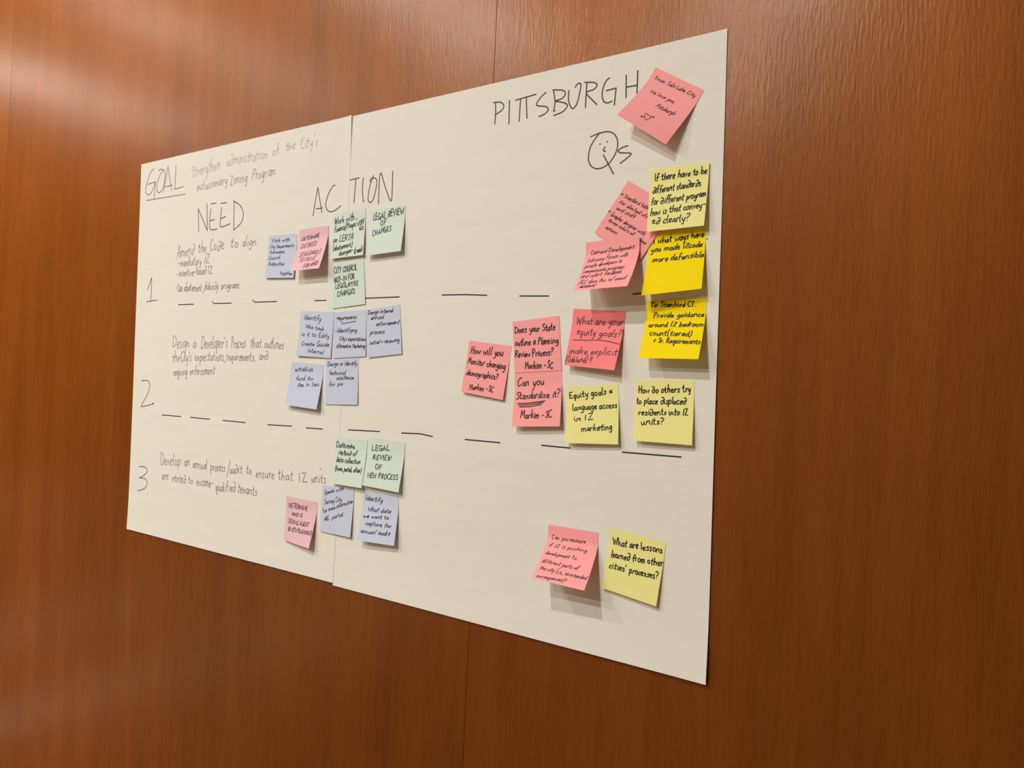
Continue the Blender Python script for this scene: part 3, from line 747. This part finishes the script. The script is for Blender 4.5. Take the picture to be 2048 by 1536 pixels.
         text=[('Can you', 4.3, 19.1, 47.9, 18.7, 11.8), ('Standardize it?', 3.3, 36.8, 73.8, 35.4, 9.9), ('Markim -SC', 13.2, 63.5, 62.5, 62.8, 10.1)],
         strokes=[[(6.4, 43.0), (25.4, 42.5), (50.6, 40.2)], [(8.6, 45.3), (28.4, 44.7), (48.2, 42.2)], [(10.3, 47.6), (28.6, 47.4), (45.3, 44.8)]]),
    dict(label='pale yellow sticky note reading Equity goals and language access in IZ marketing', colour='lemon', corners=[(-0.5211, 1.5536), (-0.4449, 1.5602), (-0.4384, 1.4844), (-0.5149, 1.4803)], base=0.00174, lift=(0.0072, 0.0062), size=(76.4, 75.1), pen=1.35, ink='marker', slant=0.05,
         text=[('Equity goals &', 4.6, 16.1, 68.1, 11.3, 8.8), ('language access', 9.1, 31.6, 73.8, 29.7, 8.6), ('in IZ', 12.1, 46.0, 39.8, 43.7, 8.0), ('marketing', 23.3, 59.4, 67.7, 56.7, 8.3)],
         strokes=[]),
    dict(label='pale yellow sticky note reading How do others try to place displaced residents', colour='lemon', corners=[(-0.4207, 1.5656), (-0.3448, 1.5686), (-0.3416, 1.491), (-0.4179, 1.491)], base=0.00185, lift=(0.0066, 0.006), size=(76.0, 76.4), pen=1.35, ink='marker', slant=0.05,
         text=[('How ∂o others try', 3.6, 16.0, 71.7, 14.2, 8.5), ('to place ∂isplace∂', 1.7, 29.7, 66.4, 28.4, 8.3), ('resi∂ents into IZ', 5.1, 43.8, 69.1, 41.5, 7.7), ('units?', 9.5, 55.9, 39.1, 54.1, 8.2)],
         strokes=[]),
    dict(label='salmon pink strongly curled sticky note reading Can you measure, low on right sheet', colour='salmon', corners=[(-0.539, 1.3695), (-0.4637, 1.3692), (-0.4635, 1.3014), (-0.5397, 1.3044)], base=0.00162, lift=(0.0363, 0.0317), size=(75.4, 74.7), pen=0.8, ink='pen', slant=0.2,
         text=[('Can you measure', 6.4, 17.1, 57.0, 16.0, 5.5), ('if IZ is pushing', 5.2, 27.7, 61.4, 26.2, 5.3), ('development to', 4.0, 38.2, 49.6, 38.0, 5.2), ('different parts of', 3.8, 50.0, 56.9, 50.5, 5.7), ('the city (i.e., unintended', 5.0, 60.1, 72.8, 60.8, 5.5), ('consequences)?', 5.8, 71.4, 47.3, 69.7, 4.9)],
         strokes=[]),
    dict(label='pale yellow sticky note reading What are lessons learned, low on right sheet', colour='lemon', corners=[(-0.4473, 1.3777), (-0.3713, 1.371), (-0.3783, 1.2932), (-0.4536, 1.3016)], base=0.00168, lift=(0.004, 0.0056), size=(76.2, 77.3), pen=1.35, ink='marker', slant=0.05,
         text=[('What are lessons', 6.1, 20.0, 72.5, 13.8, 9.4), ('learne∂ from other', 6.4, 36.0, 76.1, 29.0, 8.9), ("cities' processes?", 6.2, 50.1, 72.8, 45.4, 8.5)],
         strokes=[]),
]


def bend(v, v0=.2):
    return max(0.0, (v - v0) / (1 - v0)) ** 1.22


BEND = [bend(i / 100) for i in range(101)]


def note_surface(n):
    A, B, C, E = [Vector((p[0], 0, p[1])) for p in n['corners']]
    ol, orr = n['lift']

    def point(u, v):
        vv = min(max(v, 0.0), 1.0)
        down = (E - A) * (1 - u) + (C - B) * u
        o = ol * (1 - u) + orr * u
        st = math.hypot(down.length, o) / 100
        acc, tab = 0.0, [0.0]
        for i in range(100):
            acc += math.sqrt(max(st * st - ((BEND[i + 1] - BEND[i]) * o) ** 2, 1e-12))
            tab.append(acc)
        f = vv * 100
        i = min(int(f), 99)
        s = (tab[i] + (tab[i + 1] - tab[i]) * (f - i)) / acc + (v - vv)
        p = A * (1 - u) + B * u + down * s
        p.y = -(n['base'] + o * bend(vv))
        return p

    def surf(u, v, lift):
        p = point(u, v)
        if lift:
            e = .004
            du = point(u + e, v) - point(u - e, v)
            dv = point(u, min(v + e, 1)) - point(u, max(min(v, 1) - e, 0))
            nn = du.cross(dv)
            if nn.y > 0:
                nn = -nn
            p = p + nn.normalized() * lift
        return tuple(p)
    return surf


GROUPS = {'blue': 'pale blue sticky notes', 'rose': 'light pink sticky notes', 'green': 'pale green sticky notes',
          'salmon': 'salmon pink sticky notes', 'coral': 'coral sticky notes', 'lemon': 'pale yellow sticky notes', 'gold': 'bright yellow sticky notes'}
for i, n in enumerate(NOTES):
    surf = note_surface(n)
    no = slab('sticky_note', surf, 14, 28, .00012, NOTE_MAT[n['colour']])
    tag(no, n['label'], 'sticky note', GROUPS[n['colour']])
    w, h = n['size']
    rng = random.Random(100 + i)
    st = []
    for ln in n['text']:
        st += write(ln, n['slant'], rng)
    for s in n['strokes']:
        st.append(s)
    ink_mesh('handwriting', st, n['pen'], lambda a, b, lift, f=surf: f(a / w, b / h, lift), INK[n['ink']], no)
